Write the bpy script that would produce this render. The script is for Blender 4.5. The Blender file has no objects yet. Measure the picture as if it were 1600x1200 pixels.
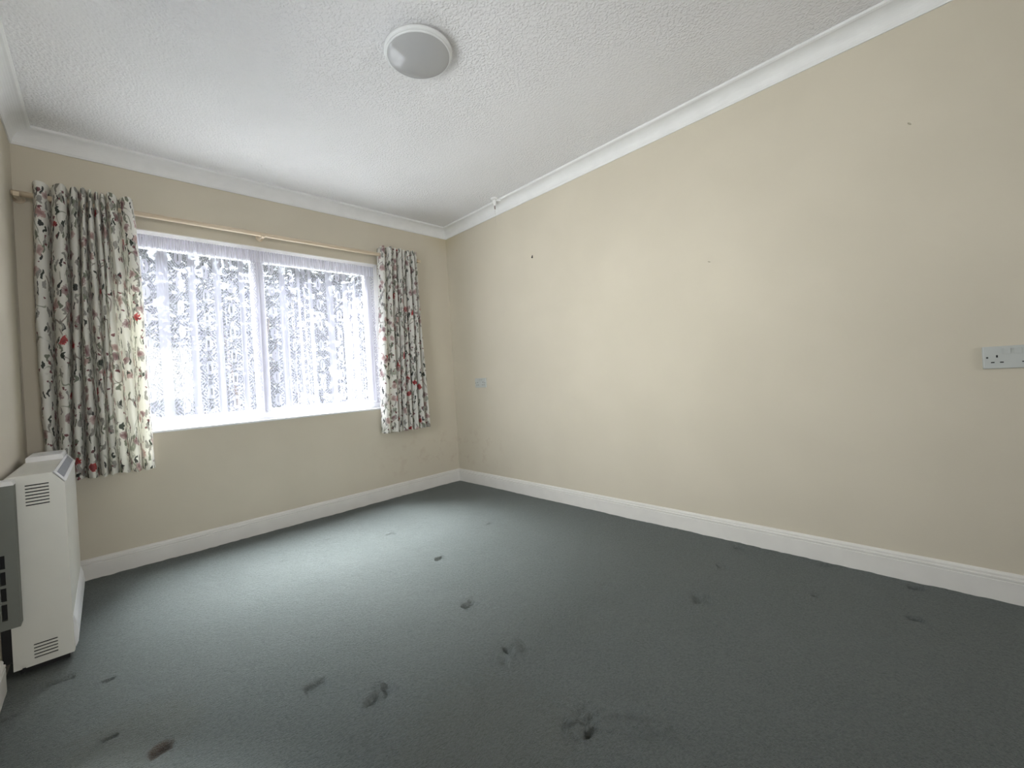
import bpy, bmesh, math, random
import numpy as np
from mathutils import Vector, Matrix, noise

# ------------------------------------------------------------------ camera, light, exposure
S = bpy.context.scene
COL = S.collection
ROOM_W, ROOM_L, CEIL = 2.736, 7.5, 2.385          # right wall x=0, window wall y=0

cd = bpy.data.cameras.new('camera')
cam = bpy.data.objects.new('camera', cd)
COL.objects.link(cam)
right = Vector((0.72664708, -0.68433832, -0.06053991))
up = Vector((0.04252704, -0.04314614, 0.99816324))
back = Vector((-0.68569342, -0.72788699, -0.00224914))
m = Matrix((right, up, back)).transposed().to_4x4()
m.translation = Vector((-2.43871638, -3.21238168, 0.96023783))
cam.matrix_world = m
cd.sensor_fit = 'HORIZONTAL'
cd.sensor_width = 36.0
cd.lens = 14.73077
cd.shift_x = 20.8335 / 1600.0
cd.shift_y = -12.6425 / 1600.0
cd.clip_start = 0.02
S.camera = cam

S.view_settings.view_transform = 'Standard'
S.view_settings.look = 'None'
S.view_settings.gamma = 1.0
S.view_settings.use_curve_mapping = False
S.view_settings.exposure = 0.33

# overcast sky: brighter towards the zenith, as a clouded sky is
w = bpy.data.worlds.new('overcast_sky')
S.world = w
w.use_nodes = True
nt = w.node_tree
nt.nodes.clear()
out = nt.nodes.new('ShaderNodeOutputWorld')
bg = nt.nodes.new('ShaderNodeBackground')
tc = nt.nodes.new('ShaderNodeTexCoord')
sp = nt.nodes.new('ShaderNodeSeparateXYZ')
mr = nt.nodes.new('ShaderNodeMapRange')
mr.inputs['From Min'].default_value = 0.0
mr.inputs['From Max'].default_value = 1.0
mr.inputs['To Min'].default_value = 1.0
mr.inputs['To Max'].default_value = 2.2
nt.links.new(tc.outputs['Generated'], sp.inputs[0])
nt.links.new(sp.outputs['Z'], mr.inputs['Value'])
mu = nt.nodes.new('ShaderNodeMath')
mu.operation = 'MULTIPLY'
mu.inputs[1].default_value = 1.4
nt.links.new(mr.outputs[0], mu.inputs[0])
bg.inputs['Color'].default_value = (0.81, 0.87, 1.0, 1)
nt.links.new(mu.outputs[0], bg.inputs['Strength'])
nt.links.new(bg.outputs[0], out.inputs[0])

# sun veiled by thin cloud: a wide soft patch of light high in front of the window
sl = bpy.data.lights.new('veiled_sun', 'SUN')
sl.energy = 68.0
sl.angle = math.radians(44)
sl.color = (0.93, 0.95, 1.0)
so = bpy.data.objects.new('veiled_sun', sl)
COL.objects.link(so)
so.rotation_euler = Vector((0.06, -0.49, -0.86)).to_track_quat('-Z', 'Y').to_euler()

# light portal: only guides the sampling of the sky through the window
pl = bpy.data.lights.new('window_portal', 'AREA')
pl.shape = 'RECTANGLE'
pl.size, pl.size_y = 1.75, 1.25
pl.cycles.is_portal = True
po = bpy.data.objects.new('window_portal', pl)
COL.objects.link(po)
po.location = (-1.59, 0.20, 1.35)
po.rotation_euler = (math.radians(-90), 0, 0)
# added fill lamps outside two unseen openings, beside the camera and at the rear
def fill_light(name, energy, sx, sy, loc, aim, col, spread):
    l = bpy.data.lights.new(name, 'AREA')
    l.shape = 'RECTANGLE'
    l.size, l.size_y = sx, sy
    l.energy = energy
    l.color = col
    l.spread = math.radians(spread)
    o = bpy.data.objects.new(name, l)
    COL.objects.link(o)
    o.location = loc
    o.rotation_euler = Vector(aim).to_track_quat('-Z', 'Z').to_euler()
    return o
fill_light('side_fill', 15.5, 1.1, 1.0, (-ROOM_W - 0.18, -1.90, 1.25), (1, 0, 0), (1.0, 0.98, 0.98), 95)
fill_light('rear_fill', 14.0, 1.2, 1.1, (-1.60, -ROOM_L - 0.16, 1.45), (0, 1, 0), (1.0, 0.99, 0.97), 80)

# ------------------------------------------------------------------ helpers
def link(o, parent=None):
    COL.objects.link(o)
    if parent is not None:
        o.parent = parent
    return o

def empty(name, label, cat, loc, group=None):
    o = bpy.data.objects.new(name, None)
    o.empty_display_size = 0.05
    COL.objects.link(o)
    o.location = loc
    o['label'] = label
    o['category'] = cat
    if group:
        o['group'] = group
    return o

def finish(name, bm, mat, parent=None, smooth=False, loc=None, bevel=None):
    me = bpy.data.meshes.new(name)
    bmesh.ops.recalc_face_normals(bm, faces=bm.faces)
    bm.to_mesh(me)
    bm.free()
    if smooth:
        for p in me.polygons:
            p.use_smooth = True
    me.materials.append(mat)
    o = bpy.data.objects.new(name, me)
    link(o, parent)
    if loc is not None:
        o.location = loc
    if bevel:
        b = o.modifiers.new('bevel', 'BEVEL')
        b.width = bevel
        b.segments = 2
        b.limit_method = 'ANGLE'
    return o

def box(bm, x0, x1, y0, y1, z0, z1):
    vs = [bm.verts.new((x, y, z)) for x in (x0, x1) for y in (y0, y1) for z in (z0, z1)]
    for f in ((0, 1, 3, 2), (4, 6, 7, 5), (0, 4, 5, 1), (2, 3, 7, 6), (0, 2, 6, 4), (1, 5, 7, 3)):
        bm.faces.new([vs[i] for i in f])

def prism(bm, prof, a, b, axis):
    """profile of 2-D points swept along an axis from a to b (x: (y,z) points, y: (x,z) points)"""
    def P(t, p):
        return (t, p[0], p[1]) if axis == 'x' else ((p[0], t, p[1]) if axis == 'y' else (p[0], p[1], t))
    A = [bm.verts.new(P(a, p)) for p in prof]
    Bv = [bm.verts.new(P(b, p)) for p in prof]
    n = len(prof)
    for i in range(n):
        bm.faces.new((A[i], A[(i + 1) % n], Bv[(i + 1) % n], Bv[i]))
    bm.faces.new(A)
    bm.faces.new(Bv[::-1])

def lathe(bm, prof, seg=48, axis='z'):
    """prof: list of (r, h)"""
    rings = []
    for r, h in prof:
        ring = []
        for i in range(seg):
            a = 2 * math.pi * i / seg
            c, s = r * math.cos(a), r * math.sin(a)
            ring.append(bm.verts.new((c, s, h) if axis == 'z' else (h, c, s) if axis == 'x' else (c, h, s)))
        rings.append(ring)
    for q in range(len(rings) - 1):
        for i in range(seg):
            j = (i + 1) % seg
            bm.faces.new((rings[q][i], rings[q][j], rings[q + 1][j], rings[q + 1][i]))
    bm.faces.new(rings[0][::-1])
    bm.faces.new(rings[-1])

def copy_tree(o, parent=None):
    c = o.copy()
    link(c, parent)
    for ch in list(o.children):
        copy_tree(ch, c)
    return c

class NT:
    def __init__(s, name):
        s.m = bpy.data.materials.new(name)
        s.m.use_nodes = True
        s.t = s.m.node_tree
        s.b = s.t.nodes['Principled BSDF']
        s.o = s.t.nodes['Material Output']
    def n(s, ty, **kw):
        nd = s.t.nodes.new(ty)
        for k, v in kw.items():
            setattr(nd, k, v)
        return nd
    def put(s, sock, v):
        if hasattr(v, 'links') or isinstance(v, bpy.types.NodeSocket):
            s.t.links.new(v, sock)
        else:
            sock.default_value = v
    def math(s, op, a, b=None, clamp=False):
        nd = s.n('ShaderNodeMath', operation=op, use_clamp=clamp)
        s.put(nd.inputs[0], a)
        if b is not None:
            s.put(nd.inputs[1], b)
        return nd.outputs[0]
    def ramp(s, v, a, b, to0=0.0, to1=1.0, smooth=True):
        nd = s.n('ShaderNodeMapRange', interpolation_type='SMOOTHSTEP' if smooth else 'LINEAR')
        for i, q in enumerate((v, a, b, to0, to1)):
            s.put(nd.inputs[i], q)
        return nd.outputs[0]
    def mix(s, f, a, b):
        nd = s.n('ShaderNodeMix', data_type='RGBA')
        s.put(nd.inputs['Factor'], f)
        s.put(nd.inputs[6], a)
        s.put(nd.inputs[7], b)
        return nd.outputs[2]
    def noise(s, vec, scale, detail=2.0, rough=0.5, col=False):
        nd = s.n('ShaderNodeTexNoise')
        s.put(nd.inputs['Vector'], vec)
        nd.inputs['Scale'].default_value = scale
        nd.inputs['Detail'].default_value = detail
        nd.inputs['Roughness'].default_value = rough
        return nd.outputs['Color' if col else 'Fac']
    def bump(s, h, strength, dist):
        nd = s.n('ShaderNodeBump')
        s.put(nd.inputs['Height'], h)
        nd.inputs['Strength'].default_value = strength
        nd.inputs['Distance'].default_value = dist
        s.t.links.new(nd.outputs[0], s.b.inputs['Normal'])
    def obj(s):
        return s.n('ShaderNodeTexCoord').outputs['Object']
    def uv(s):
        return s.n('ShaderNodeTexCoord').outputs['UV']

def simple(name, col, rough=0.5, bump=0.0, scale=200.0, vary=0.04, metallic=0.0, spec=0.5):
    k = NT(name)
    v = k.obj()
    n1 = k.noise(v, 12.0, 3.0)
    f = k.ramp(n1, 0.3, 0.7)
    dark = tuple(c * (1 - vary) for c in col) + (1,)
    k.put(k.b.inputs['Base Color'], k.mix(f, dark, tuple(col) + (1,)))
    k.b.inputs['Roughness'].default_value = rough
    k.b.inputs['Metallic'].default_value = metallic
    k.b.inputs['Specular IOR Level'].default_value = spec
    if bump:
        k.bump(k.noise(v, scale, 2.0), bump, 0.001)
    return k.m

def wall_mat():
    k = NT('cream_wall_paint')
    v = k.obj()
    big = k.ramp(k.noise(v, 2.2, 3.0), 0.35, 0.7)
    base = k.mix(big, (0.58, 0.530, 0.430, 1), (0.605, 0.553, 0.45, 1))
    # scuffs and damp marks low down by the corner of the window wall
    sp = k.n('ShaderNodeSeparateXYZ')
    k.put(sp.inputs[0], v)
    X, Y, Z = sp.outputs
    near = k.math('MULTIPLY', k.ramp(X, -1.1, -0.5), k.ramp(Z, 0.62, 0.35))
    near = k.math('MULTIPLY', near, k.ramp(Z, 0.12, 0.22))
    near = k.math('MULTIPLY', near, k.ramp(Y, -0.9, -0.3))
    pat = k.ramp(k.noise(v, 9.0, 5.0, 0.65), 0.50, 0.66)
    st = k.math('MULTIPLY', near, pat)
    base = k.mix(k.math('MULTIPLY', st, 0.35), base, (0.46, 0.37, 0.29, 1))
    yel = k.math('MULTIPLY', k.ramp(Z, 2.1, 2.32), k.ramp(X, -0.35, 0.0))
    yel = k.math('MULTIPLY', yel, k.ramp(Y, -0.35, 0.0))
    base = k.mix(k.math('MULTIPLY', yel, 0.5), base, (0.50, 0.42, 0.24, 1))
    k.put(k.b.inputs['Base Color'], base)
    k.b.inputs['Roughness'].default_value = 0.75
    k.b.inputs['Specular IOR Level'].default_value = 0.25
    h = k.math('ADD', k.noise(v, 170.0, 3.0), k.math('MULTIPLY', k.noise(v, 25.0, 2.0), 0.5))
    k.bump(h, 0.18, 0.0015)
    return k.m

def ceiling_mat():
    k = NT('stippled_ceiling_paint')
    v = k.obj()
    k.put(k.b.inputs['Base Color'], k.mix(k.noise(v, 3.0), (0.79, 0.785, 0.79, 1), (0.82, 0.815, 0.825, 1)))
    k.b.inputs['Roughness'].default_value = 0.8
    k.b.inputs['Specular IOR Level'].default_value = 0.2
    vo = k.n('ShaderNodeTexVoronoi', feature='SMOOTH_F1')
    wv = k.n('ShaderNodeVectorMath', operation='ADD')
    sc = k.n('ShaderNodeVectorMath', operation='SCALE')
    k.put(sc.inputs[0], k.noise(v, 45.0, 2.0, col=True))
    sc.inputs['Scale'].default_value = 0.02
    k.put(wv.inputs[0], v)
    k.put(wv.inputs[1], sc.outputs[0])
    k.put(vo.inputs['Vector'], wv.outputs[0])
    vo.inputs['Scale'].default_value = 90.0
    pit = k.ramp(vo.outputs['Distance'], 0.15, 0.6, 1.0, 0.0)
    patchy = k.ramp(k.noise(v, 1.3, 2.0), 0.35, 0.6, 0.45, 1.0)
    h = k.math('MULTIPLY', k.math('ADD', pit, k.noise(v, 120.0, 3.0)), patchy)
    k.bump(h, 0.6, 0.004)
    return k.m

def carpet_mat():
    k = NT('grey_green_carpet')
    v = k.obj()
    big = k.ramp(k.noise(v, 1.7, 4.0, 0.6), 0.3, 0.72)
    mid = k.ramp(k.noise(v, 14.0, 4.0, 0.6), 0.3, 0.7)
    fine = k.ramp(k.noise(v, 140.0, 4.0, 0.75), 0.38, 0.62)
    a = k.mix(big, (0.152, 0.172, 0.160, 1), (0.190, 0.206, 0.193, 1))
    a = k.mix(k.math('MULTIPLY', mid, 0.35), a, (0.125, 0.138, 0.120, 1))
    a = k.mix(k.ramp(k.noise(v, 75.0, 5.0, 0.8), 0.42, 0.60, 0.45, 0.0), a, (0.055, 0.066, 0.058, 1))
    a = k.mix(k.math('MULTIPLY', fine, 0.60), a, (0.245, 0.26, 0.248, 1))
    sp = k.n('ShaderNodeSeparateXYZ')
    k.put(sp.inputs[0], v)
    # faint brown spill marks
    def spot(cx, cy, r, wob=0.5):
        dx = k.math('SUBTRACT', sp.outputs[0], cx)
        dy = k.math('SUBTRACT', sp.outputs[1], cy)
        d = k.math('SQRT', k.math('ADD', k.math('MULTIPLY', dx, dx), k.math('MULTIPLY', dy, dy)))
        d = k.math('ADD', d, k.math('MULTIPLY', k.math('SUBTRACT', k.noise(v, 40.0, 3.0), 0.5), r * wob))
        return k.ramp(d, r * 0.55, r, 1.0, 0.0)
    a = k.mix(k.math('MULTIPLY', spot(-2.367, -1.700, 0.034), 0.97), a, (0.075, 0.030, 0.014, 1))
    a = k.mix(k.math('MULTIPLY', spot(-2.42, -1.60, 0.20, 1.2), 0.20), a, (0.13, 0.11, 0.05, 1))
    a = k.mix(k.math('MULTIPLY', spot(-1.75, -2.35, 0.30, 1.2), 0.20), a, (0.13, 0.11, 0.06, 1))
    k.put(k.b.inputs['Base Color'], a)
    k.b.inputs['Roughness'].default_value = 0.95
    k.b.inputs['Specular IOR Level'].default_value = 0.1
    k.b.inputs['Sheen Weight'].default_value = 0.4
    k.b.inputs['Sheen Roughness'].default_value = 0.5
    k.b.inputs['Sheen Tint'].default_value = (0.85, 0.93, 0.93, 1)
    sv = k.n('ShaderNodeMapping')
    k.put(sv.inputs['Vector'], v)
    sv.inputs['Rotation'].default_value = (0, 0, 0.6)
    sv.inputs['Scale'].default_value = (1.0, 1.9, 1.0)
    h = k.math('ADD', k.math('MULTIPLY', k.noise(sv.outputs[0], 95.0, 3.0, 0.65), 1.2), k.noise(v, 420.0, 2.0, 0.7))
    k.bump(h, 1.0, 0.014)
    return k.m

def floral_mat():
    """printed cotton: off-white ground, trailing stems, dark leaves, red and mauve blossoms"""
    k = NT('floral_print_cotton')
    uv = k.uv()
    wsc = k.n('ShaderNodeVectorMath', operation='SCALE')
    k.put(wsc.inputs[0], k.noise(uv, 28.0, 2.0, col=True))
    wsc.inputs['Scale'].default_value = 0.045
    wuv = k.n('ShaderNodeVectorMath', operation='ADD')
    k.put(wuv.inputs[0], uv)
    k.put(wuv.inputs[1], wsc.outputs[0])
    def vor(scale, off, stretch, rot):
        mp = k.n('ShaderNodeMapping')
        k.put(mp.inputs['Vector'], wuv.outputs[0])
        mp.inputs['Location'].default_value = (off, off * 0.7, 0)
        mp.inputs['Rotation'].default_value = (0, 0, rot)
        mp.inputs['Scale'].default_value = (stretch[0], stretch[1], 1)
        nd = k.n('ShaderNodeTexVoronoi', voronoi_dimensions='2D')
        k.put(nd.inputs['Vector'], mp.outputs[0])
        nd.inputs['Scale'].default_value = scale
        nd.inputs['Randomness'].default_value = 0.9
        sc = k.n('ShaderNodeSeparateColor')
        k.put(sc.inputs[0], nd.outputs['Color'])
        return nd.outputs['Distance'], sc.outputs
    def region(sc_, off, lo, hi):
        mp = k.n('ShaderNodeMapping')
        k.put(mp.inputs['Vector'], uv)
        mp.inputs['Location'].default_value = (off, off, 0)
        return k.ramp(k.noise(mp.outputs[0], sc_, 2.0), lo, hi)
    col = (0.76, 0.75, 0.71, 1)
    # stems: contour lines of a smooth noise
    for off, sc_, c, wd, am in ((0.0, 6.0, (0.17, 0.12, 0.10, 1), 0.011, 0.75), (3.1, 7.5, (0.16, 0.19, 0.12, 1), 0.011, 0.65)):
        mp = k.n('ShaderNodeMapping')
        k.put(mp.inputs['Vector'], uv)
        mp.inputs['Location'].default_value = (off, off, 0)
        mp.inputs['Scale'].default_value = (1.0, 0.6, 1)
        nz = k.noise(mp.outputs[0], sc_, 1.5)
        d = k.math('ABSOLUTE', k.math('SUBTRACT', nz, 0.5))
        line = k.ramp(d, wd * 0.5, wd, 1.0, 0.0)
        col = k.mix(k.math('MULTIPLY', k.math('MULTIPLY', line, region(9.0, off + 5, 0.48, 0.56)), am), col, c)
    # leaves of three greens at three tilts
    for off, rot, c, sc_, thr, keep in (
            (0.3, 0.8, (0.018, 0.030, 0.022, 1), 11.0, 0.20, 0.60), (1.7, -0.6, (0.020, 0.024, 0.024, 1), 10.0, 0.18, 0.60),
            (2.9, 1.3, (0.18, 0.20, 0.15, 1), 11.0, 0.24, 0.60), (4.4, -1.2, (0.30, 0.29, 0.27, 1), 12.0, 0.28, 0.50)):
        d, c3 = vor(sc_, off, (2.9, 0.85), rot)
        leaf = k.math('MULTIPLY', k.ramp(d, thr * 0.8, thr, 1.0, 0.0), k.ramp(c3[0], keep, keep + 0.02))
        col = k.mix(k.math('MULTIPLY', leaf, 0.92), col, c)
    # blossoms and berries
    for off, c, c2, sc_, thr, keep in (
            (0.9, (0.42, 0.025, 0.03, 1), (0.25, 0.01, 0.02, 1), 7.0, 0.16, 0.80), (5.2, (0.38, 0.28, 0.28, 1), (0.20, 0.10, 0.11, 1), 9.0, 0.22, 0.66),
            (7.7, (0.20, 0.06, 0.07, 1), (0.12, 0.03, 0.04, 1), 22.0, 0.17, 0.72), (9.1, (0.52, 0.38, 0.36, 1), (0.34, 0.22, 0.21, 1), 10.0, 0.24, 0.70)):
        d, c3 = vor(sc_, off, (1.2, 1.0), 0.2)
        wob = k.math('MULTIPLY', k.math('SUBTRACT', k.noise(uv, 110.0, 1.0), 0.5), 0.22)
        d2 = k.math('ADD', d, wob)
        pet = k.math('MULTIPLY', k.ramp(d2, thr * 0.8, thr, 1.0, 0.0), k.ramp(c3[1], keep, keep + 0.02))
        cc = k.mix(k.ramp(d, thr * 0.2, thr * 0.7), c2, c)
        col = k.mix(k.math('MULTIPLY', pet, 0.9), col, cc)
    weave = k.noise(uv, 900.0, 1.0)
    k.put(k.b.inputs['Base Color'], col)
    k.b.inputs['Roughness'].default_value = 0.9
    k.b.inputs['Specular IOR Level'].default_value = 0.1
    k.bump(weave, 0.15, 0.0006)
    tr = k.n('ShaderNodeBsdfTranslucent')
    tm = k.n('ShaderNodeMix', data_type='RGBA', blend_type='MULTIPLY')
    tm.inputs['Factor'].default_value = 1.0
    k.put(tm.inputs[6], col)
    tm.inputs[7].default_value = (1.0, 0.98, 0.84, 1)
    k.put(tr.inputs['Color'], tm.outputs[2])
    mx = k.n('ShaderNodeMixShader')
    mx.inputs[0].default_value = 0.27
    k.t.links.new(k.b.outputs[0], mx.inputs[1])
    k.t.links.new(tr.outputs[0], mx.inputs[2])
    k.t.links.new(mx.outputs[0], k.o.inputs['Surface'])
    return k.m

def lace_mat():
    """white lace: solid stripes between open lattice with oval motifs, u and v in metres of cloth"""
    k = NT('white_lace_net')
    uv = k.uv()
    sp = k.n('ShaderNodeSeparateXYZ')
    k.put(sp.inputs[0], uv)
    U, V = sp.outputs[0], sp.outputs[1]
    def fr(x):
        return k.math('FRACT', x)
    P = 0.22
    pu = k.math('DIVIDE', U, P)
    fu = fr(pu)
    row = k.math('MODULO', k.math('FLOOR', pu), 2.0)
    pv = k.math('ADD', k.math('DIVIDE', V, 0.155), k.math('MULTIPLY', row, 0.5))
    fv = fr(pv)
    x = k.math('MULTIPLY', k.math('SUBTRACT', fu, 0.5), P)         # metres from the motif axis
    y = k.math('MULTIPLY', k.math('SUBTRACT', fv, 0.5), 0.155)
    ax = k.math('ABSOLUTE', x)
    # solid stripe at the borders of each repeat
    stripe = k.ramp(ax, 0.072, 0.076)
    # oval medallion with a slit
    ex = k.math('DIVIDE', x, 0.034)
    ey = k.math('DIVIDE', y, 0.050)
    e = k.math('SQRT', k.math('ADD', k.math('MULTIPLY', ex, ex), k.math('MULTIPLY', ey, ey)))
    oval = k.ramp(e, 0.85, 0.95, 1.0, 0.0)
    slit = k.math('MULTIPLY', k.ramp(ax, 0.004, 0.006, 1.0, 0.0), k.ramp(k.math('ABSOLUTE', y), 0.018, 0.024, 1.0, 0.0))
    # lozenge lattice round it
    loz = k.math('ADD', k.math('DIVIDE', ax, 0.068), k.math('DIVIDE', k.math('ABSOLUTE', y), 0.0775))
    ring = k.math('SINE', k.math('MULTIPLY', loz, 22.0))
    ring = k.ramp(ring, 0.1, 0.5)
    inner = k.ramp(e, 1.05, 1.12)
    lat = k.math('MULTIPLY', ring, inner)
    dots = k.n('ShaderNodeTexVoronoi', voronoi_dimensions='2D')
    k.put(dots.inputs['Vector'], uv)
    dots.inputs['Scale'].default_value = 60.0
    dts = k.ramp(dots.outputs['Distance'], 0.22, 0.34, 1.0, 0.0)
    op = k.math('MAXIMUM', k.math('MULTIPLY', oval, 0.75), k.math('MULTIPLY', lat, 0.42))
    op = k.math('MAXIMUM', op, k.math('MULTIPLY', dts, 0.5))
    op = k.math('MULTIPLY', op, k.math('SUBTRACT', 1.0, slit))
    op = k.math('MAXIMUM', op, k.math('MULTIPLY', stripe, 0.62))
    op = k.math('ADD', k.math('MULTIPLY', op, 0.70), 0.20)
    head = k.ramp(V, 1.035, 1.045)                                  # gathered heading tape
    cx_ = k.n('ShaderNodeCombineXYZ')
    k.put(cx_.inputs[0], U)
    gat = k.ramp(k.noise(cx_.outputs[0], 90.0, 2.0, 0.6), 0.40, 0.60, 0.45, 0.95)
    op = k.math('MAXIMUM', op, k.math('MULTIPLY', head, gat))
    hem = k.ramp(V, 0.008, 0.014, 0.8, 0.0)
    op = k.math('MAXIMUM', op, hem)
    dif = k.n('ShaderNodeBsdfDiffuse')
    dif.inputs['Color'].default_value = (0.72, 0.71, 0.79, 1)
    trl = k.n('ShaderNodeBsdfTranslucent')
    trl.inputs['Color'].default_value = (0.80, 0.80, 0.98, 1)
    trn = k.n('ShaderNodeBsdfTransparent')
    m1 = k.n('ShaderNodeMixShader')
    m1.inputs[0].default_value = 0.058
    k.t.links.new(dif.outputs[0], m1.inputs[1])
    k.t.links.new(trl.outputs[0], m1.inputs[2])
    m2 = k.n('ShaderNodeMixShader')
    k.put(m2.inputs[0], op)
    k.t.links.new(trn.outputs[0], m2.inputs[1])
    k.t.links.new(m1.outputs[0], m2.inputs[2])
    k.t.links.new(m2.outputs[0], k.o.inputs['Surface'])
    return k.m

def glass_mat():
    k = NT('window_glass')
    t = k.n('ShaderNodeBsdfTransparent')
    t.inputs['Color'].default_value = (0.95, 0.97, 0.96, 1)
    g = k.n('ShaderNodeBsdfGlossy')
    g.inputs['Roughness'].default_value = 0.02
    lw = k.n('ShaderNodeLayerWeight')
    lw.inputs['Blend'].default_value = 0.5
    fac = k.math('ADD', k.math('MULTIPLY', k.math('POWER', lw.outputs['Facing'], 4.0), 0.5), 0.03)
    mx = k.n('ShaderNodeMixShader')
    k.t.links.new(fac, mx.inputs[0])
    k.t.links.new(t.outputs[0], mx.inputs[1])
    k.t.links.new(g.outputs[0], mx.inputs[2])
    k.t.links.new(mx.outputs[0], k.o.inputs['Surface'])
    return k.m

def leaf_mat():
    k = NT('shrub_leaves')
    oi = k.n('ShaderNodeNewGeometry')
    c = k.mix(oi.outputs['Random Per Island'], (0.035, 0.042, 0.036, 1), (0.06, 0.07, 0.062, 1))
    k.put(k.b.inputs['Base Color'], c)
    k.b.inputs['Roughness'].default_value = 0.35
    return k.m

def wood_mat():
    k = NT('pale_pine')
    v = k.obj()
    mp = k.n('ShaderNodeMapping')
    k.put(mp.inputs['Vector'], v)
    mp.inputs['Scale'].default_value = (1.5, 40, 40)
    n1 = k.noise(mp.outputs[0], 2.0, 3.0)
    k.put(k.b.inputs['Base Color'], k.mix(k.ramp(n1, 0.3, 0.7), (0.60, 0.48, 0.34, 1), (0.70, 0.60, 0.46, 1)))
    k.b.inputs['Roughness'].default_value = 0.35
    return k.m

M_wall, M_ceil, M_carpet = wall_mat(), ceiling_mat(), carpet_mat()
M_floral, M_lace, M_glass, M_leaf, M_wood = floral_mat(), lace_mat(), glass_mat(), leaf_mat(), wood_mat()
M_cove = simple('cornice_white', (0.80, 0.80, 0.79), 0.7, 0.1, 120)
M_gloss = simple('skirting_gloss_white', (0.74, 0.72, 0.68), 0.35, 0.05, 60)
M_upvc = simple('window_plastic_white', (0.85, 0.85, 0.87), 0.3)
M_reveal = simple('reveal_white', (0.82, 0.80, 0.77), 0.5)
M_heater = simple('heater_cream_enamel', (0.66, 0.65, 0.59), 0.38, 0.12, 500, 0.02)
M_heatwhite = simple('heater_white_trim', (0.80, 0.80, 0.80), 0.3)
M_grille = simple('heater_grey_grille', (0.33, 0.34, 0.36), 0.5)
M_black = simple('shade_and_black_parts', (0.012, 0.012, 0.012), 0.8)  # black parts, and shade painted into slots, holes and the heater gap
M_steel = simple('grey_galvanised_steel', (0.165, 0.175, 0.155), 0.55, 0.1, 300, 0.08, 0.2)
M_plate = simple('socket_white_plastic', (0.50, 0.52, 0.50), 0.3)
M_rocker = simple('rocker_white_plastic', (0.54, 0.56, 0.54), 0.25)
M_lens = simple('lamp_opal_lens', (0.42, 0.42, 0.42), 0.10, vary=0.01)
M_lampring = simple('lamp_white_ring', (0.72, 0.73, 0.73), 0.3)
M_brown = simple('pull_connector_brown', (0.10, 0.03, 0.02), 0.4)
M_cord = simple('pull_cord_cream', (0.60, 0.58, 0.52), 0.8)
M_hook = simple('hook_dark_metal', (0.03, 0.028, 0.025), 0.4, metallic=0.6)
M_mark = simple('old_fixing_mark', (0.42, 0.38, 0.29), 0.8)
M_lawn = simple('pale_bounce_ground', (0.42, 0.41, 0.38), 0.9, 0.3, 80, 0.3)  # ground outside, made pale to bounce light up to the ceiling
M_bark = simple('shrub_bark', (0.16, 0.12, 0.09), 0.8, 0.3, 60)
M_brick = simple('pale_render', (0.55, 0.53, 0.50), 0.85)

def structure(o):
    o['kind'] = 'structure'
    return o

# ------------------------------------------------------------------ room shell
WX0, WX1, WZ0, WZ1 = -2.45, -0.735, 0.752, 1.960      # window opening
T = 0.17
bm = bmesh.new()
xs = [-ROOM_W - 0.15, WX0, WX1, 0.15]
zs = [-0.1, WZ0, WZ1, CEIL + 0.15]
for i in range(3):
    for j in range(3):
        if i == 1 and j == 1:
            continue
        box(bm, xs[i], xs[i + 1], 0.0, T, zs[j], zs[j + 1])
bmesh.ops.remove_doubles(bm, verts=bm.verts, dist=1e-5)
# remove faces shared by neighbouring blocks
seen = {}
for f in bm.faces:
    seen.setdefault(tuple(sorted(v.index for v in f.verts)), []).append(f)
bm.verts.index_update()
seen = {}
for f in bm.faces:
    seen.setdefault(tuple(sorted(v.index for v in f.verts)), []).append(f)
dead = [f for fs in seen.values() if len(fs) > 1 for f in fs]
bmesh.ops.delete(bm, geom=dead, context='FACES')
wall_back = structure(finish('wall_back', bm, M_wall))

bm = bmesh.new()
box(bm, 0.0, 0.15, -ROOM_L - 0.15, 0.0, -0.1, CEIL + 0.15)
wall_right = structure(finish('wall_right', bm, M_wall))
bm = bmesh.new()
LY0, LY1, LZ0, LZ1 = -2.55, -1.25, 0.68, 1.82          # opening of the added, unseen window beside the camera
for y0_, y1_, z0_, z1_ in ((-ROOM_L - 0.15, LY0, -0.1, CEIL + 0.15), (LY1, 0.0, -0.1, CEIL + 0.15),
                           (LY0, LY1, -0.1, LZ0), (LY0, LY1, LZ1, CEIL + 0.15)):
    box(bm, -ROOM_W - 0.15, -ROOM_W, y0_, y1_, z0_, z1_)
structure(finish('wall_left', bm, M_wall))
# wall behind the camera; its opening is added to let fill light in
bm = bmesh.new()
DX0, DX1, DZ0, DZ = -2.25, -0.95, 0.85, 2.05
box(bm, -ROOM_W, DX0, -ROOM_L - 0.12, -ROOM_L, -0.1, CEIL + 0.15)
box(bm, DX1, 0.0, -ROOM_L - 0.12, -ROOM_L, -0.1, CEIL + 0.15)
box(bm, DX0, DX1, -ROOM_L - 0.12, -ROOM_L, DZ, CEIL + 0.15)
box(bm, DX0, DX1, -ROOM_L - 0.12, -ROOM_L, -0.1, DZ0)
structure(finish('wall_front', bm, M_wall))
bm = bmesh.new()
box(bm, -ROOM_W - 0.15, 0.15, -ROOM_L - 0.15, T, CEIL, CEIL + 0.12)
structure(finish('ceiling', bm, M_ceil))

# carpeted floor: a fine height field with furniture dents and scuffed pile
def smooth(a, b, x):
    t = np.clip((x - a) / (b - a), 0, 1)
    return t * t * (3 - 2 * t)

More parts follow.
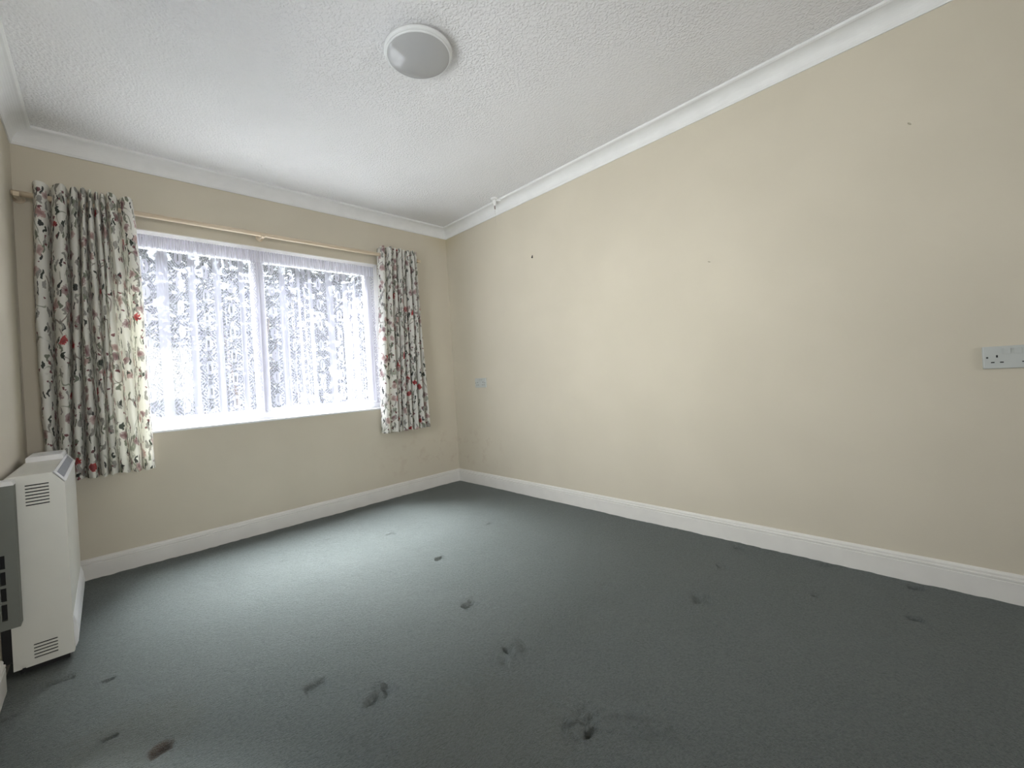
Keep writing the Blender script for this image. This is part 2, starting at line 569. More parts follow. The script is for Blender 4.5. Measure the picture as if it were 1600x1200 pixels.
DENTS = [  # x, y, half-width x, half-width y, depth, turn
    (-2.591, -1.065, 0.034, 0.014, 0.010, 0.0), (-2.469, -1.197, 0.016, 0.008, 0.016, 0.0),
    (-2.471, -1.538, 0.017, 0.008, 0.016, 0.05), (-2.367, -1.707, 0.024, 0.016, 0.012, 0.1),
    (-2.700, -1.188, 0.024, 0.007, 0.014, 0.0), (-1.980, -1.785, 0.033, 0.028, 0.011, 0.0),
    (-1.349, -1.790, 0.030, 0.024, 0.013, 0.15), (-1.157, -1.305, 0.026, 0.022, 0.012, 0.0),
    (-0.632, -1.122, 0.026, 0.018, 0.010, 0.1), (-1.152, -0.753, 0.030, 0.022, 0.007, 0.1),
    (-1.534, -2.524, 0.014, 0.008, 0.018, 0.3), (-0.081, -2.446, 0.018, 0.022, 0.014, 0.4),
    (-0.344, -2.457, 0.032, 0.022, 0.008, 0.6), (-0.050, -2.798, 0.016, 0.020, 0.013, 0.3),
    (-0.070, -3.094, 0.020, 0.022, 0.016, 0.3), (-0.352, -3.103, 0.014, 0.020, 0.016, 0.3),
    (-0.380, -2.818, 0.016, 0.012, 0.008, 0.3), (-0.691, -2.487, 0.040, 0.030, 0.009, 0.5),
    (-1.856, -1.985, 0.050, 0.030, 0.009, 0.35), (-1.75, -0.62, 0.012, 0.008, 0.008, 0.0),
    (-1.45, -0.50, 0.012, 0.008, 0.006, 0.0)]
SCUFFS = [(-1.447, -2.142, 0.085, 0.010), (-0.864, -2.142, 0.075, 0.007), (-1.52, -2.50, 0.10, 0.010),
          (-0.691, -2.487, 0.09, 0.006), (-1.33, -1.73, 0.05, 0.006), (-1.85, -1.95, 0.09, 0.007),
          (-1.40, -2.62, 0.14, 0.006), (-1.95, -2.10, 0.12, 0.004), (-0.62, -0.95, 0.14, 0.003),
          (-0.9, -2.6, 0.2, 0.003)]
gx = np.arange(-ROOM_W - 0.02, 0.021, 0.006)
gy = np.concatenate([np.arange(0.02, -3.30, -0.006), np.linspace(-3.34, -ROOM_L - 0.13, 30)])
XX, YY = np.meshgrid(gx, gy)
rng = np.random.RandomState(4)
def vnoise(step, seed):
    r = np.random.RandomState(seed)
    ix = (XX + 3) / step
    iy = (YY + 6) / step
    g = r.rand(int(9 / step) + 3, int(9 / step) + 3)
    x0, y0 = np.floor(ix).astype(int), np.floor(iy).astype(int)
    fx, fy = ix - x0, iy - y0
    fx, fy = fx * fx * (3 - 2 * fx), fy * fy * (3 - 2 * fy)
    return ((g[y0, x0] * (1 - fx) + g[y0, x0 + 1] * fx) * (1 - fy)
            + (g[y0 + 1, x0] * (1 - fx) + g[y0 + 1, x0 + 1] * fx) * fy) - 0.5
ZZ = 0.0026 * vnoise(0.017, 1) + 0.0026 * vnoise(0.045, 2) + 0.003 * vnoise(0.3, 3)
rough = vnoise(0.016, 7) + 0.7 * vnoise(0.03, 8)
for x, y, r, a in SCUFFS:
    d = np.hypot(XX - x, (YY - y) * 1.2)
    ZZ += 2.6 * a * rough * (1 - smooth(r * 0.2, r, d + 0.35 * r * vnoise(0.04, 9)))
for x, y, hx, hy, dp, an in DENTS:
    dp *= 1.4 if hx < 0.019 else 1.2
    c, s = math.cos(an), math.sin(an)
    u = np.abs((XX - x) * c + (YY - y) * s)
    v = np.abs(-(XX - x) * s + (YY - y) * c)
    ZZ -= dp * (1 - smooth(hx - 0.002, hx + 0.003, u)) * (1 - smooth(hy - 0.002, hy + 0.003, v))
nr, nc = XX.shape
co = np.stack([XX, YY, ZZ], -1).reshape(-1, 3)
idx = np.arange(nr * nc).reshape(nr, nc)
q = np.stack([idx[:-1, :-1], idx[1:, :-1], idx[1:, 1:], idx[:-1, 1:]], -1).reshape(-1, 4)
me = bpy.data.meshes.new('floor')
me.vertices.add(len(co))
me.vertices.foreach_set('co', co.ravel())
me.loops.add(q.size)
me.loops.foreach_set('vertex_index', q.ravel().astype(np.int32))
me.polygons.add(len(q))
me.polygons.foreach_set('loop_start', np.arange(0, q.size, 4, dtype=np.int32))
me.polygons.foreach_set('loop_total', np.full(len(q), 4, dtype=np.int32))
me.update(calc_edges=True)
me.polygons.foreach_set('use_smooth', np.ones(len(q), dtype=bool))
me.materials.append(M_carpet)
structure(link(bpy.data.objects.new('floor', me)))

# cornices (cove with a small step top and bottom)
def cove(n=10):
    p = [(0.0, 2.300), (0.006, 2.300), (0.008, 2.306)]
    for i in range(n + 1):
        a = math.pi / 2 * i / n
        p.append((0.010 + 0.062 * (1 - math.cos(a)), 2.310 + 0.060 * math.sin(a)))
    p += [(0.076, 2.372), (0.080, 2.374), (0.080, CEIL), (0.0, CEIL)]
    return p
def mitred(name, prof, a, b, wall, mat, ma=True, mb=True):
    """sweep profile (offset from wall, z) along a wall, mitred at the inner corners"""
    bm = bmesh.new()
    def P(t, d, z):
        return {'back': (t, -d, z), 'right': (-d, t, z), 'left': (-ROOM_W + d, t, z)}[wall]
    A = [bm.verts.new(P(a - (math.copysign(d, a - b) if ma else 0), d, z)) for d, z in prof]
    Bv = [bm.verts.new(P(b - (math.copysign(d, b - a) if mb else 0), d, z)) for d, z in prof]
    n = len(prof)
    for i in range(n):
        bm.faces.new((A[i], A[(i + 1) % n], Bv[(i + 1) % n], Bv[i]))
    bm.faces.new(A)
    bm.faces.new(Bv[::-1])
    return structure(finish(name, bm, mat))
mitred('trim_1', cove(), -ROOM_W, 0.0, 'back', M_cove)
mitred('trim_2', cove(), -ROOM_L, 0.0, 'right', M_cove, ma=False)
mitred('trim_3', cove(), -ROOM_L, 0.0, 'left', M_cove, ma=False)

SK = [(0.0, -0.01), (0.016, -0.01), (0.016, 0.078), (0.0135, 0.080), (0.0135, 0.083), (0.0165, 0.085), (0.0165, 0.091),
      (0.012, 0.093), (0.0105, 0.0955), (0.012, 0.098), (0.0115, 0.103), (0.008, 0.108), (0.003, 0.111), (0.0, 0.111)]
mitred('baseboard_back', SK, -ROOM_W, 0.0, 'back', M_gloss)
mitred('baseboard_right', SK, -ROOM_L, 0.0, 'right', M_gloss, ma=False)
mitred('baseboard_left', SK, -ROOM_L, -1.0, 'left', M_gloss, ma=False, mb=False)

# small old fixing marks in the right wall (parts of the wall)
for y, z, a in ((-2.357, 1.520, 0.4), (-3.159, 1.892, 0.9)):
    bm = bmesh.new()
    lathe(bm, [(0.0045, 0.0), (0.003, -0.0012), (0.001, -0.0015)], 10, 'x')
    o = finish('fixing_mark', bm, M_mark, wall_right, True)
    o.location = (0, y, z)
    o.scale = (1, 1.8, 0.7)
    o.rotation_euler = (a, 0, 0)

# ------------------------------------------------------------------ window
win = bpy.data.objects.new('window_1', None)
COL.objects.link(win)
win.location = ((WX0 + WX1) / 2, 0.0, WZ0)
structure(win)
OX, OZ = win.location.x, win.location.z
def wpart(name, boxes, mat, parent=win, bevel=0.003):
    bm = bmesh.new()
    for b in boxes:
        box(bm, b[0] - OX, b[1] - OX, b[2], b[3], b[4] - OZ, b[5] - OZ)
    return finish(name, bm, mat, parent, bevel=bevel)
FY0, FY1 = 0.085, 0.150
f = 0.055
frame = wpart('window_frame', [
    (WX0, WX1, FY0, FY1, WZ0, WZ0 + f), (WX0, WX1, FY0, FY1, WZ1 - f, WZ1),
    (WX0, WX0 + f, FY0, FY1, WZ0 + f, WZ1 - f), (WX1 - f, WX1, FY0, FY1, WZ0 + f, WZ1 - f)], M_upvc)
wpart('mullion', [(-1.632, -1.602, FY0, FY1, WZ0 + f, WZ1 - f)], M_upvc)
for a, b in ((WX0 + f, -1.632), (-1.602, WX1 - f)):
    s = 0.026
    z0, z1 = WZ0 + f, WZ1 - f
    sash = wpart('sash', [(a, b, FY0 - 0.010, FY0 + 0.045, z0, z0 + s), (a, b, FY0 - 0.010, FY0 + 0.045, z1 - s, z1),
                          (a, a + s, FY0 - 0.010, FY0 + 0.045, z0 + s, z1 - s), (b - s, b, FY0 - 0.010, FY0 + 0.045, z0 + s, z1 - s)], M_upvc)
    g = wpart('pane', [(a + s - 0.004, b - s + 0.004, FY0 + 0.016, FY0 + 0.020, z0 + s - 0.004, z1 - s + 0.004)], M_glass, sash, None)
wpart('window_sill', [(WX0, WX1, -0.006, FY0, WZ0 - 0.002, WZ0 + 0.012)], M_upvc)
wpart('reveal_lining', [(WX0, WX1, 0.0, FY0, WZ1 - 0.006, WZ1 + 0.0005), (WX1 - 0.006, WX1 + 0.0005, 0.0, FY0, WZ0 + 0.012, WZ1 - 0.006),
                        (WX0 - 0.0005, WX0 + 0.006, 0.0, FY0, WZ0 + 0.012, WZ1 - 0.006)], M_reveal, bevel=None)

win2 = bpy.data.objects.new('fill_window', None)  # unseen window, added so fill light can reach the right wall
COL.objects.link(win2)
win2.location = (-ROOM_W, (LY0 + LY1) / 2, LZ0)
structure(win2)
def w2part(name, boxes, mat, parent):
    bm = bmesh.new()
    for b in boxes:
        box(bm, b[0] + ROOM_W, b[1] + ROOM_W, b[2] - win2.location.y, b[3] - win2.location.y, b[4] - LZ0, b[5] - LZ0)
    return finish(name, bm, mat, parent)
a_, b_ = -ROOM_W - 0.13, -ROOM_W - 0.07
fr2 = w2part('window_frame', [(a_, b_, LY0, LY1, LZ0, LZ0 + 0.06), (a_, b_, LY0, LY1, LZ1 - 0.06, LZ1),
                              (a_, b_, LY0, LY0 + 0.06, LZ0 + 0.06, LZ1 - 0.06), (a_, b_, LY1 - 0.06, LY1, LZ0 + 0.06, LZ1 - 0.06)], M_upvc, win2)
w2part('pane', [(a_ + 0.028, a_ + 0.032, LY0 + 0.055, LY1 - 0.055, LZ0 + 0.055, LZ1 - 0.055)], M_glass, fr2)

# ------------------------------------------------------------------ lace net curtain on its wire
net = empty('net_curtain', 'sheer white lace net curtain hanging across the inside of the window', 'net curtain', (OX, 0.045, 1.93))
rng = random.Random(11)
nx = 900
x0, x1 = WX0 + 0.012, WX1 - 0.012
ztop, zbot = 1.945, 0.822
vz = [ztop, ztop - 0.012, ztop - 0.03, ztop - 0.06, ztop - 0.085, ztop - 0.10, ztop - 0.13] + list(np.linspace(ztop - 0.2, zbot, 22))
verts, uvs = [], []
# wide lazy folds towards the left, tighter to the right; fine gathers at the heading
ph, phase = [], 0.0
for i in range(nx + 1):
    t = i / nx
    per = 0.105 - 0.055 * min(1, t / 0.45)
    phase += (x1 - x0) / nx / per * 2 * math.pi * (1 + 0.35 * math.sin(t * 23) + 0.25 * math.sin(t * 57 + 1))
    ph.append(phase)
# arc length on the free-hanging part
def hang(i, k):
    t = i / nx
    A = 0.013 + 0.006 * math.sin(t * 31)
    return A * math.sin(ph[i] + 0.25 * math.sin(k * 3 + t * 9))
arc = [0.0]
for i in range(nx):
    arc.append(arc[-1] + 1.22 * math.hypot((x1 - x0) / nx, hang(i + 1, 0.5) - hang(i, 0.5)))
for r, z in enumerate(vz):
    dz = ztop - z
    kk = min(1.0, max(0.0, (dz - 0.09) / 0.30))
    for i in range(nx + 1):
        t = i / nx
        gather = 0.0045 * math.sin(t * 2 * math.pi * 105 + 2.2 * math.sin(t * 40)) * (1 - kk)
        yy = hang(i, dz) * kk + gather
        xx = x0 + (x1 - x0) * t + 0.004 * kk * math.sin(2 * ph[i] + dz * 2)
        zz = z
        if r >= len(vz) - 6:
            sc = abs(math.sin(math.pi * arc[i] / 0.11))
            zz = z - (0.018 * sc) * (r - (len(vz) - 7)) / 6
        verts.append((xx - OX, yy, zz - 1.93))
        uvs.append((arc[i], (z - zbot)))
faces = [(r * (nx + 1) + i, (r + 1) * (nx + 1) + i, (r + 1) * (nx + 1) + i + 1, r * (nx + 1) + i + 1)
         for r in range(len(vz) - 1) for i in range(nx)]
def cloth_mesh(name, verts, faces, uvs, mat, parent):
    me = bpy.data.meshes.new(name)
    me.from_pydata(verts, [], faces)
    ul = me.uv_layers.new(name='UVMap')
    li = np.empty(len(me.loops), dtype=np.int32)
    me.loops.foreach_get('vertex_index', li)
    ul.data.foreach_set('uv', np.array(uvs, dtype=np.float32)[li].ravel())
    me.polygons.foreach_set('use_smooth', np.ones(len(me.polygons), dtype=bool))
    me.materials.append(mat)
    return link(bpy.data.objects.new(name, me), parent)
cloth_mesh('lace_panel', verts, faces, uvs, M_lace, net)
bm = bmesh.new()
lathe(bm, [(0.003, x0 - OX - 0.004), (0.003, x1 - OX + 0.004)], 10, 'x')
o = finish('curtain_wire', bm, M_upvc, net, True)
o.location = (0, 0.0105, -0.012)

# ------------------------------------------------------------------ curtain pole
PY, PZ = -0.085, 2.020
pole = empty('curtain_pole', 'pale wooden curtain pole fixed above the window', 'curtain pole', (-1.6, PY, PZ))
bm = bmesh.new()
lathe(bm, [(0.014, -ROOM_W + 0.002 + 1.6), (0.014, -0.392 + 1.6)], 20, 'x')
finish('pole', bm, M_wood, pole, True)
bm = bmesh.new()
lathe(bm, [(0.015, 0.0), (0.0175, 0.002), (0.0175, 0.006), (0.013, 0.009), (0.016, 0.016), (0.0165, 0.022), (0.013, 0.030), (0.006, 0.034)], 20, 'x')
o = finish('finial', bm, M_wood, pole, True)
o.location = (-0.394 + 1.6, 0, 0)
for bx in (-1.612, -2.715, -0.425):
    bm = bmesh.new()
    lathe(bm, [(0.024, 0.0), (0.024, -0.008), (0.012, -0.013), (0.010, -0.066)], 16, 'y')
    box(bm, -0.011, 0.011, -0.104, -0.062, -0.020, -0.0135)
    box(bm, -0.011, 0.011, -0.107, -0.100, -0.020, 0.004)
    box(bm, -0.011, 0.011, -0.070, -0.062, -0.020, 0.010)
    o = finish('bracket', bm, M_wood, pole, bevel=0.002)
    o.location = (bx + 1.6, -PY - 0.0005, 0)

# ------------------------------------------------------------------ floral curtains
def curtain(name, label, crest_top, crest_bot, ztop, zbot, A0, seed, left_tail, right_tail):
    r = random.Random(seed)
    n = len(crest_top)
    root = empty(name, label, 'curtain', (sum(crest_top) / n, PY, zbot), 'floral curtains on the wooden pole')
    cx = root.location.x
    SEG = 22
    amps = [A0 * r.uniform(0.7, 1.25) for _ in range(n)]
    offs = [r.uniform(-0.006, 0.006) for _ in range(n)]
    rows = 44
    verts, uvs = [], []
    arc = None
    for j in range(rows + 1):
        v = j / rows
        z = ztop + (zbot - ztop) * v
        cr = [a + (b - a) * (v ** 0.85) for a, b in zip(crest_top, crest_bot)]
        cr = [c + 0.009 * math.sin(v * 4 + i * 2.1 + seed) * math.sin(math.pi * min(v, 0.75)) for i, c in enumerate(cr)]
        pts = []
        # tail to the left
        ext = [cr[0] - left_tail * 2] + cr + [cr[-1] + right_tail * 2]
        am = [amps[0]] + amps + [amps[-1]]
        of = [offs[0]] + offs + [offs[-1]]
        for k in range(len(ext) - 1):
            lo, hi = (SEG // 2, SEG) if k == 0 else ((0, SEG // 2) if k == len(ext) - 2 else (0, SEG))
            for q in range(lo, hi + (1 if k == len(ext) - 2 else 0)):
                th = 2 * math.pi * q / SEG
                wdt = ext[k + 1] - ext[k]
                fr = q / SEG
                A = am[k] + (am[k + 1] - am[k]) * fr
                b = wdt / (2 * math.pi) * 1.25
                x = ext[k] + wdt * fr + b * math.sin(th) + 0.10 * wdt * math.sin(2 * th) * 0.25
                sag = 0.85 + 0.25 * v
                c = math.cos(th)
                depth = A * c * sag if c > 0 else 0.036 * c
                y = -(depth + (of[k] * (1 - fr) + of[k + 1] * fr))
                y = min(y, 0.052)
                crimp = 0.0015 * math.sin(v * 40 + k * 1.7 + th)
                zz = z + 0.006 * math.cos(th) * (1 if j == 0 else 0) + (0.004 * math.sin(k * 2.3 + th) if j == rows else 0)
                pts.append((x - cx + crimp, y + crimp, zz - zbot))
        if arc is None:
            arc = [0.0]
            for a, b2 in zip(pts[:-1], pts[1:]):
                arc.append(arc[-1] + math.hypot(a[0] - b2[0], a[1] - b2[1]))
        verts += pts
        uvs += [(a + seed * 0.37, z) for a in arc]
    W = len(arc)
    faces = [(j * W + i, (j + 1) * W + i, (j + 1) * W + i + 1, j * W + i + 1) for j in range(rows) for i in range(W - 1)]
    cloth_mesh('curtain_cloth', verts, faces, uvs, M_floral, root)
    return root
curtain('curtain', 'long gathered white floral print curtain on the left of the window, behind the heater',
        [-2.640, -2.555, -2.508, -2.474, -2.450, -2.425, -2.402, -2.375, -2.298],
        [-2.655, -2.600, -2.545, -2.500, -2.455, -2.412, -2.375, -2.325, -2.262], 2.082, 0.562, 0.070, 3, 0.022, 0.026)
curtain('curtain', 'narrow gathered white floral print curtain on the right of the window near the corner',
        [-0.735, -0.672, -0.624, -0.582, -0.540, -0.500, -0.462, -0.425],
        [-0.785, -0.722, -0.672, -0.622, -0.572, -0.515, -0.458, -0.398], 2.080, 0.562, 0.060, 8, 0.018, 0.018)

# ------------------------------------------------------------------ storage heater
HX, HY = -2.71, -0.945                     # back edge, near end
heater = empty('storage_heater', 'tall slim cream storage heater standing against the left wall under the curtain', 'heater', (-2.635, -0.60, 0.0))
hl = heater.location
def hpart(name, bm, mat, parent=heater, bevel=None, smooth_=False):
    bmesh.ops.translate(bm, verts=bm.verts, vec=-hl)
    return finish(name, bm, mat, parent, smooth_, bevel=bevel)
HEND = -0.235
XF = -2.560
Zb, Zt = 0.033, 0.710
prof = [(HX, Zb), (XF + 0.002, Zb), (XF + 0.002, 0.055), (XF, 0.060), (XF, Zt - 0.040), (XF - 0.029, Zt), (HX + 0.006, Zt), (HX, Zt - 0.006)]
bm = bmesh.new()
prism(bm, prof, HY + 0.004, HEND, 'y')
hpart('body', bm, M_heater, bevel=0.003)
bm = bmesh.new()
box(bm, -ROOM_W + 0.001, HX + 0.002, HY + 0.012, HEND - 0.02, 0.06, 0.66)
hpart('rear_gap_shade', bm, M_black)  # black fill painting the shade of the gap behind the heater
# black sheets just behind the slots, painting the shade inside
for za, zb in ((0.045, 0.120), (0.595, 0.680)):
    bm = bmesh.new()
    box(bm, -2.668, -2.592, HY + 0.0028, HY + 0.0042, za, zb)
    hpart('vent_shade', bm, M_black)
# end panel pieced round its slots
SA, SB = -2.660, -2.601
bm = bmesh.new()
y0, y1 = HY, HY + 0.003
box(bm, HX, HX + 0.020, y0, y1, Zb, Zt - 0.006)
box(bm, HX + 0.020, HX + 0.029, y0, y1, Zb + 0.012, Zt - 0.001)
box(bm, HX + 0.029, SA, y0, y1, Zb, Zt)
prism(bm, [(SB, Zb), (XF, Zb), (XF, Zt - 0.040), (XF - 0.029, Zt), (SB, Zt)], y0, y1, 'y')
slots = [0.0585 + i * 0.0115 for i in range(5)] + [0.602 + i * 0.0117 for i in range(7)]
z = Zb
for s_ in slots:
    box(bm, SA, SB, y0, y1, z, s_ - 0.0021)
    z = s_ + 0.0021
box(bm, SA, SB, y0, y1, z, Zt)
hpart('side_panel', bm, M_heater)
# white framed outlet grille on the front chamfer
d = Vector((0.029, 0, -0.040)).normalized()
nrm = Vector((0.040, 0, 0.029)).normalized()
def on_chamfer(u, h):
    p = Vector((XF - 0.029, 0, Zt)) + d * u + nrm * h
    return (p.x, p.z)
def chbox(bm, u0, u1, h0, h1, ya, yb):
    prism(bm, [on_chamfer(u0, h0), on_chamfer(u1, h0), on_chamfer(u1, h1), on_chamfer(u0, h1)], ya, yb, 'y')
L = 0.0494
bm = bmesh.new()
chbox(bm, 0.0, 0.009, -0.002, 0.004, HY, HEND)
chbox(bm, L - 0.011, L + 0.001, -0.002, 0.004, HY, HEND)
chbox(bm, 0.009, L - 0.011, -0.002, 0.004, HY, HY + 0.030)
chbox(bm, 0.009, L - 0.011, -0.002, 0.004, HEND - 0.030, HEND)
gf = hpart('outlet_frame', bm, M_heatwhite)
bm = bmesh.new()
chbox(bm, 0.009, L - 0.011, -0.001, 0.0005, HY + 0.03, HEND - 0.03)
yy = HY + 0.034
while yy < HEND - 0.034:
    chbox(bm, 0.0095, L - 0.0115, 0.0, 0.0026, yy, yy + 0.003)
    yy += 0.0075
o = hpart('outlet_mesh', bm, M_grille)
o['kind'] = 'stuff'
# control lid on the far half of the top
bm = bmesh.new()
prism(bm, [(-2.702, Zt - 0.002), (-2.590, Zt - 0.002), (-2.586, Zt + 0.004), (-2.588, Zt + 0.019), (-2.594, Zt + 0.023), (-2.697, Zt + 0.023), (-2.702, Zt + 0.018)], -0.455, HEND, 'y')
hpart('control_lid', bm, M_heatwhite, bevel=0.002)
# bowed kick panel low on the front
bm = bmesh.new()
prism(bm, [(XF - 0.004, 0.034), (XF + 0.003, 0.034), (XF + 0.010, 0.050), (XF + 0.013, 0.085), (XF + 0.009, 0.125), (XF + 0.001, 0.155), (XF - 0.004, 0.155)], -0.905, HEND - 0.02, 'y')
hpart('kick_panel', bm, M_heatwhite, bevel=0.002)
# feet
for ya in (-0.90, -0.30):
    bm = bmesh.new()
    box(bm, HX + 0.012, XF - 0.015, ya, ya + 0.04, -0.008, Zb + 0.002)
    hpart('foot', bm, M_black, bevel=0.002)

# slotted grey steel panel on the left wall by the near end of the heater
gp = empty('steel_wall_panel', 'slotted grey steel panel on the left wall against the near end of the heater', 'wall panel', (-ROOM_W, -0.97, 0.2))
def gpart(name, bm, mat, bevel=None):
    bmesh.ops.translate(bm, verts=bm.verts, vec=-gp.location)
    return finish(name, bm, mat, gp, bevel=bevel)
bm = bmesh.new()
gx1 = -2.681
box(bm, gx1 - 0.028, gx1, -1.000, HY - 0.001, 0.203, 0.688)
for a, b in ((0.203, 0.235), (0.290, 0.300), (0.345, 0.355), (0.400, 0.41), (0.455, 0.688)):
    box(bm, -2.722, gx1 - 0.028, -1.000, HY - 0.001, a, b)
box(bm, -2.735, -2.722, -1.000, HY - 0.001, 0.203, 0.688)
gpart('panel_case', bm, M_steel)
bm = bmesh.new()
box(bm, -2.7215, gx1 - 0.0285, -0.985, HY - 0.002, 0.236, 0.454)
gpart('slot_shade', bm, M_black)  # black block painting the shade inside the slots
bm = bmesh.new()
prism(bm, [(-2.735, 0.6885), (gx1 + 0.001, 0.6885), (gx1 - 0.002, 0.703), (-2.735, 0.706)], -1.001, HY - 0.001, 'y')
gpart('panel_top', bm, M_heatwhite)

# ------------------------------------------------------------------ ceiling lamp
lamp = empty('ceiling_light', 'round white flush ceiling light with a smooth opal lens', 'ceiling light', (-1.400, -1.733, CEIL))
bm = bmesh.new()
lathe(bm, [(0.115, 0.004), (0.118, -0.004), (0.136, -0.012), (0.1435, -0.018), (0.1445, -0.026), (0.142, -0.0315), (0.135, -0.034), (0.120, -0.035)], 72)
finish('lamp_base', bm, M_lampring, lamp, True)
bm = bmesh.new()
lathe(bm, [(0.125, -0.030), (0.1365, -0.0335), (0.1360, -0.0370), (0.1325, -0.0395), (0.1300, -0.0390), (0.120, -0.030)], 72)
finish('lens_ring', bm, M_lampring, lamp, True)
bm = bmesh.new()
lathe(bm, [(0.1308, -0.0365), (0.1304, -0.0390)] + [(0.1298 * math.sin(a), -0.0390 - 0.0230 * math.cos(a) ** 1.6) for a in [math.pi / 2 * (1 - q / 16) for q in range(1, 16)]] + [(0.002, -0.0620)], 72)
finish('lens', bm, M_lens, lamp, True)

# ------------------------------------------------------------------ ceiling pull switch
ps = empty('pull_switch', 'small white ceiling pull switch with a brown cord end beside the cornice', 'pull switch', (-0.110, -0.815, CEIL))
bm = bmesh.new()
lathe(bm, [(0.030, 0.002), (0.030, -0.008), (0.026, -0.013), (0.012, -0.015)], 28)
finish('base', bm, M_cove, ps, True)
bm = bmesh.new()
lathe(bm, [(0.018, -0.012), (0.017, -0.030), (0.011, -0.052), (0.009, -0.058), (0.004, -0.060)], 24)
finish('housing', bm, M_cove, ps, True)
bm = bmesh.new()
box(bm, 0.010, 0.052, -0.011, 0.011, -0.026, -0.006)
o = finish('side_arm', bm, M_cove, ps, bevel=0.003)
o.rotation_euler = (0, 0, math.radians(-35))
bm = bmesh.new()
lathe(bm, [(0.002, -0.058), (0.0042, -0.066), (0.0045, -0.082), (0.003, -0.088)], 12)
finish('cord_connector', bm, M_brown, ps, True)
bm = bmesh.new()
lathe(bm, [(0.0007, -0.086), (0.0007, -0.21)], 8)
finish('pull_cord', bm, M_cord, ps, True)

# ------------------------------------------------------------------ twin sockets
def double_socket(label, y, z):
    """twin switched wall socket, 147 x 84 mm; local x = out of the wall, local y = along the wall"""
    t = empty('double_socket', label, 'socket', (0, y, z), 'white twin sockets on the right wall')
    bm = bmesh.new()
    hw, hh, dp = 0.073, 0.0415, 0.0095
    prism(bm, [(-hw, 0.001), (hw, 0.001), (hw, -dp + 0.002), (hw - 0.003, -dp), (-hw + 0.003, -dp), (-hw, -dp + 0.002)], -hh, hh, 'z')
    for v in bm.verts:
        v.co = Vector((v.co.y, v.co.x, v.co.z))
    finish('face_plate', bm, M_plate, t, bevel=0.002)
    for s in (-1, 1):
        cx = s * 0.037
        for yy, zz, a, b in ((cx, 0.004, 0.0022, 0.0045), (cx - 0.011, -0.0185, 0.0045, 0.0020), (cx + 0.011, -0.0185, 0.0045, 0.0020)):
            bm = bmesh.new()
            box(bm, -dp - 0.0006, -dp + 0.0004, yy - a, yy + a, zz - b, zz + b)
            finish('pin_hole_shade', bm, M_black, t)  # black block on the plate, the hole's shade as colour
        cy = s * 0.013
        bm = bmesh.new()
        prism(bm, [(-dp + 0.001, 0.012), (-dp - 0.0012, 0.012), (-dp - 0.0045, 0.033), (-dp + 0.001, 0.033)], cy - 0.0095, cy + 0.0095, 'y')
        finish('rocker', bm, M_rocker, t, bevel=0.0008)
        bm = bmesh.new()
        lathe(bm, [(0.0030, -dp + 0.0002), (0.0030, -dp - 0.0006), (0.0022, -dp - 0.0010)], 12, 'x')
        o = finish('screw', bm, M_black, t, True)
        o.location = (0, s * 0.0610, 0.0)
    return t
first = double_socket('white twin socket on the bare right wall, nearest the right edge of the photo', -3.387, 0.920)
second = copy_tree(first)
second.location = (0, -0.391, 0.917)
second['label'] = 'white twin socket on the right wall close to the far corner beside the window wall'

# picture hook
bm = bmesh.new()
box(bm, -0.0022, 0.0005, -0.0035, 0.0035, -0.010, 0.010)
box(bm, -0.011, 0.0, -0.0025, 0.0025, -0.012, -0.0085)
box(bm, -0.011, -0.009, -0.0025, 0.0025, -0.012, -0.003)
lathe(bm, [(0.0018, -0.008), (0.0018, 0.001)], 8, 'x')
hk = finish('picture_hook', bm, M_hook)
hk.location = (0, -1.083, 1.868)
hk['label'] = 'tiny dark picture hook high on the bare right wall'
hk['category'] = 'hook'

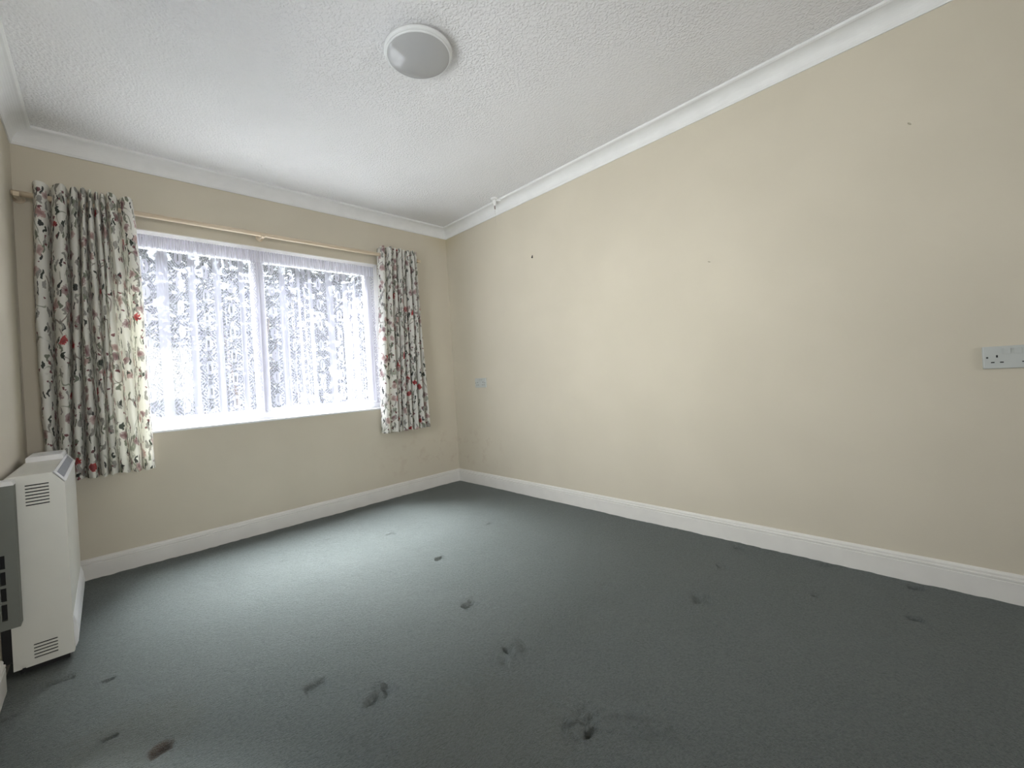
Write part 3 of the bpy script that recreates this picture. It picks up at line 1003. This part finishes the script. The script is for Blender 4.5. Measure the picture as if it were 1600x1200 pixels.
# ------------------------------------------------------------------ garden outside, seen faintly through the lace
bm = bmesh.new()
box(bm, -14, 12, T + 0.02, 30, -0.6, -0.35)
o = finish('ground', bm, M_lawn)
structure(o)
def shrub(x, y, h, wd, n, seed, label):
    r = random.Random(seed)
    t = empty('garden_shrub', label, 'shrub', (x, y, -0.35), 'shrubs in the garden beyond the window')
    bm = bmesh.new()
    for k in range(5):
        a = k * 1.3
        p0 = Vector((0.05 * math.cos(a), 0.05 * math.sin(a), -0.02))
        p1 = Vector((wd * 0.45 * math.cos(a), wd * 0.45 * math.sin(a), h * 0.75))
        prof = []
        for q in range(6):
            b = q * math.pi / 3
            prof.append((math.cos(b), math.sin(b)))
        rings = []
        for s_, rad in ((0, 0.04), (0.5, 0.025), (1, 0.01)):
            c = p0.lerp(p1, s_) + Vector((0, 0, 0.1 * math.sin(s_ * 3)))
            rings.append([bm.verts.new((c.x + rad * px, c.y + rad * py, c.z)) for px, py in prof])
        for A, Bv in zip(rings[:-1], rings[1:]):
            for q in range(6):
                bm.faces.new((A[q], A[(q + 1) % 6], Bv[(q + 1) % 6], Bv[q]))
    finish('stem', bm, M_bark, t, True)
    verts, faces = [], []
    for k in range(n):
        while True:
            p = Vector((r.uniform(-1, 1), r.uniform(-1, 1), r.uniform(-1, 1)))
            if 0.35 < p.length < 1 and noise.noise(p * 2.3 + Vector((seed, 0, 0))) > -0.12:
                break
        c = Vector((p.x * wd, p.y * wd * 0.7, h * 0.56 + p.z * h * 0.46))
        s_ = r.uniform(0.03, 0.065)
        a = Vector((r.gauss(0, 1), r.gauss(0, 1), r.gauss(0, 0.6))).normalized()
        b = a.cross(Vector((r.gauss(0, 1), r.gauss(0, 1), r.gauss(0, 1)))).normalized()
        i = len(verts)
        verts += [c - a * s_, c + b * s_ * 0.45, c + a * s_, c - b * s_ * 0.45]
        faces.append((i, i + 1, i + 2, i + 3))
    me = bpy.data.meshes.new('foliage')
    me.from_pydata([tuple(v) for v in verts], [], faces)
    me.materials.append(M_leaf)
    o = link(bpy.data.objects.new('foliage', me), t)
    o['kind'] = 'stuff'
shrub(-2.55, 3.1, 2.3, 1.0, 5000, 1, 'leafy garden shrub outside, seen through the lace at the left of the window')
shrub(-0.7, 4.7, 3.3, 1.2, 6500, 5, 'taller leafy garden shrub outside, behind the middle of the window lace')
shrub(1.9, 4.2, 2.9, 1.2, 6000, 9, 'broad leafy garden shrub outside, seen through the lace at the right of the window')

# tall hedge at the end of the garden
hedge = empty('garden_hedge', 'tall dense garden hedge far outside, a pale mass behind the shrubs and the lace', 'hedge', (-1.0, 7.6, -0.35))
r = random.Random(77)
verts, faces = [], []
for k in range(16000):
    x = r.uniform(-9.5, 9.5)
    top = 4.7 + 0.5 * noise.noise(Vector((x * 0.5, 3, 0))) + 0.25 * noise.noise(Vector((x * 2.1, 7, 0)))
    z = top * (1 - r.random() ** 1.15)
    c = Vector((x, r.uniform(-0.6, 0.6), z))
    s_ = r.uniform(0.07, 0.15)
    a = Vector((r.gauss(0, 1), r.gauss(0, 0.7), r.gauss(0, 0.8))).normalized()
    b = a.cross(Vector((r.gauss(0, 1), r.gauss(0, 1), r.gauss(0, 1)))).normalized()
    i = len(verts)
    verts += [c - a * s_, c + b * s_ * 0.55, c + a * s_, c - b * s_ * 0.55]
    faces.append((i, i + 1, i + 2, i + 3))
me = bpy.data.meshes.new('foliage')
me.from_pydata([tuple(v) for v in verts], [], faces)
me.materials.append(M_leaf)
o = link(bpy.data.objects.new('foliage', me), hedge)
o['kind'] = 'stuff'
for k in range(9):
    bm = bmesh.new()
    lathe(bm, [(0.06, -0.02), (0.05, 1.5), (0.03, 3.4)], 8)
    o = finish('stem', bm, M_bark, hedge, True)
    o.location = (-8 + 2 * k, 0, 0)
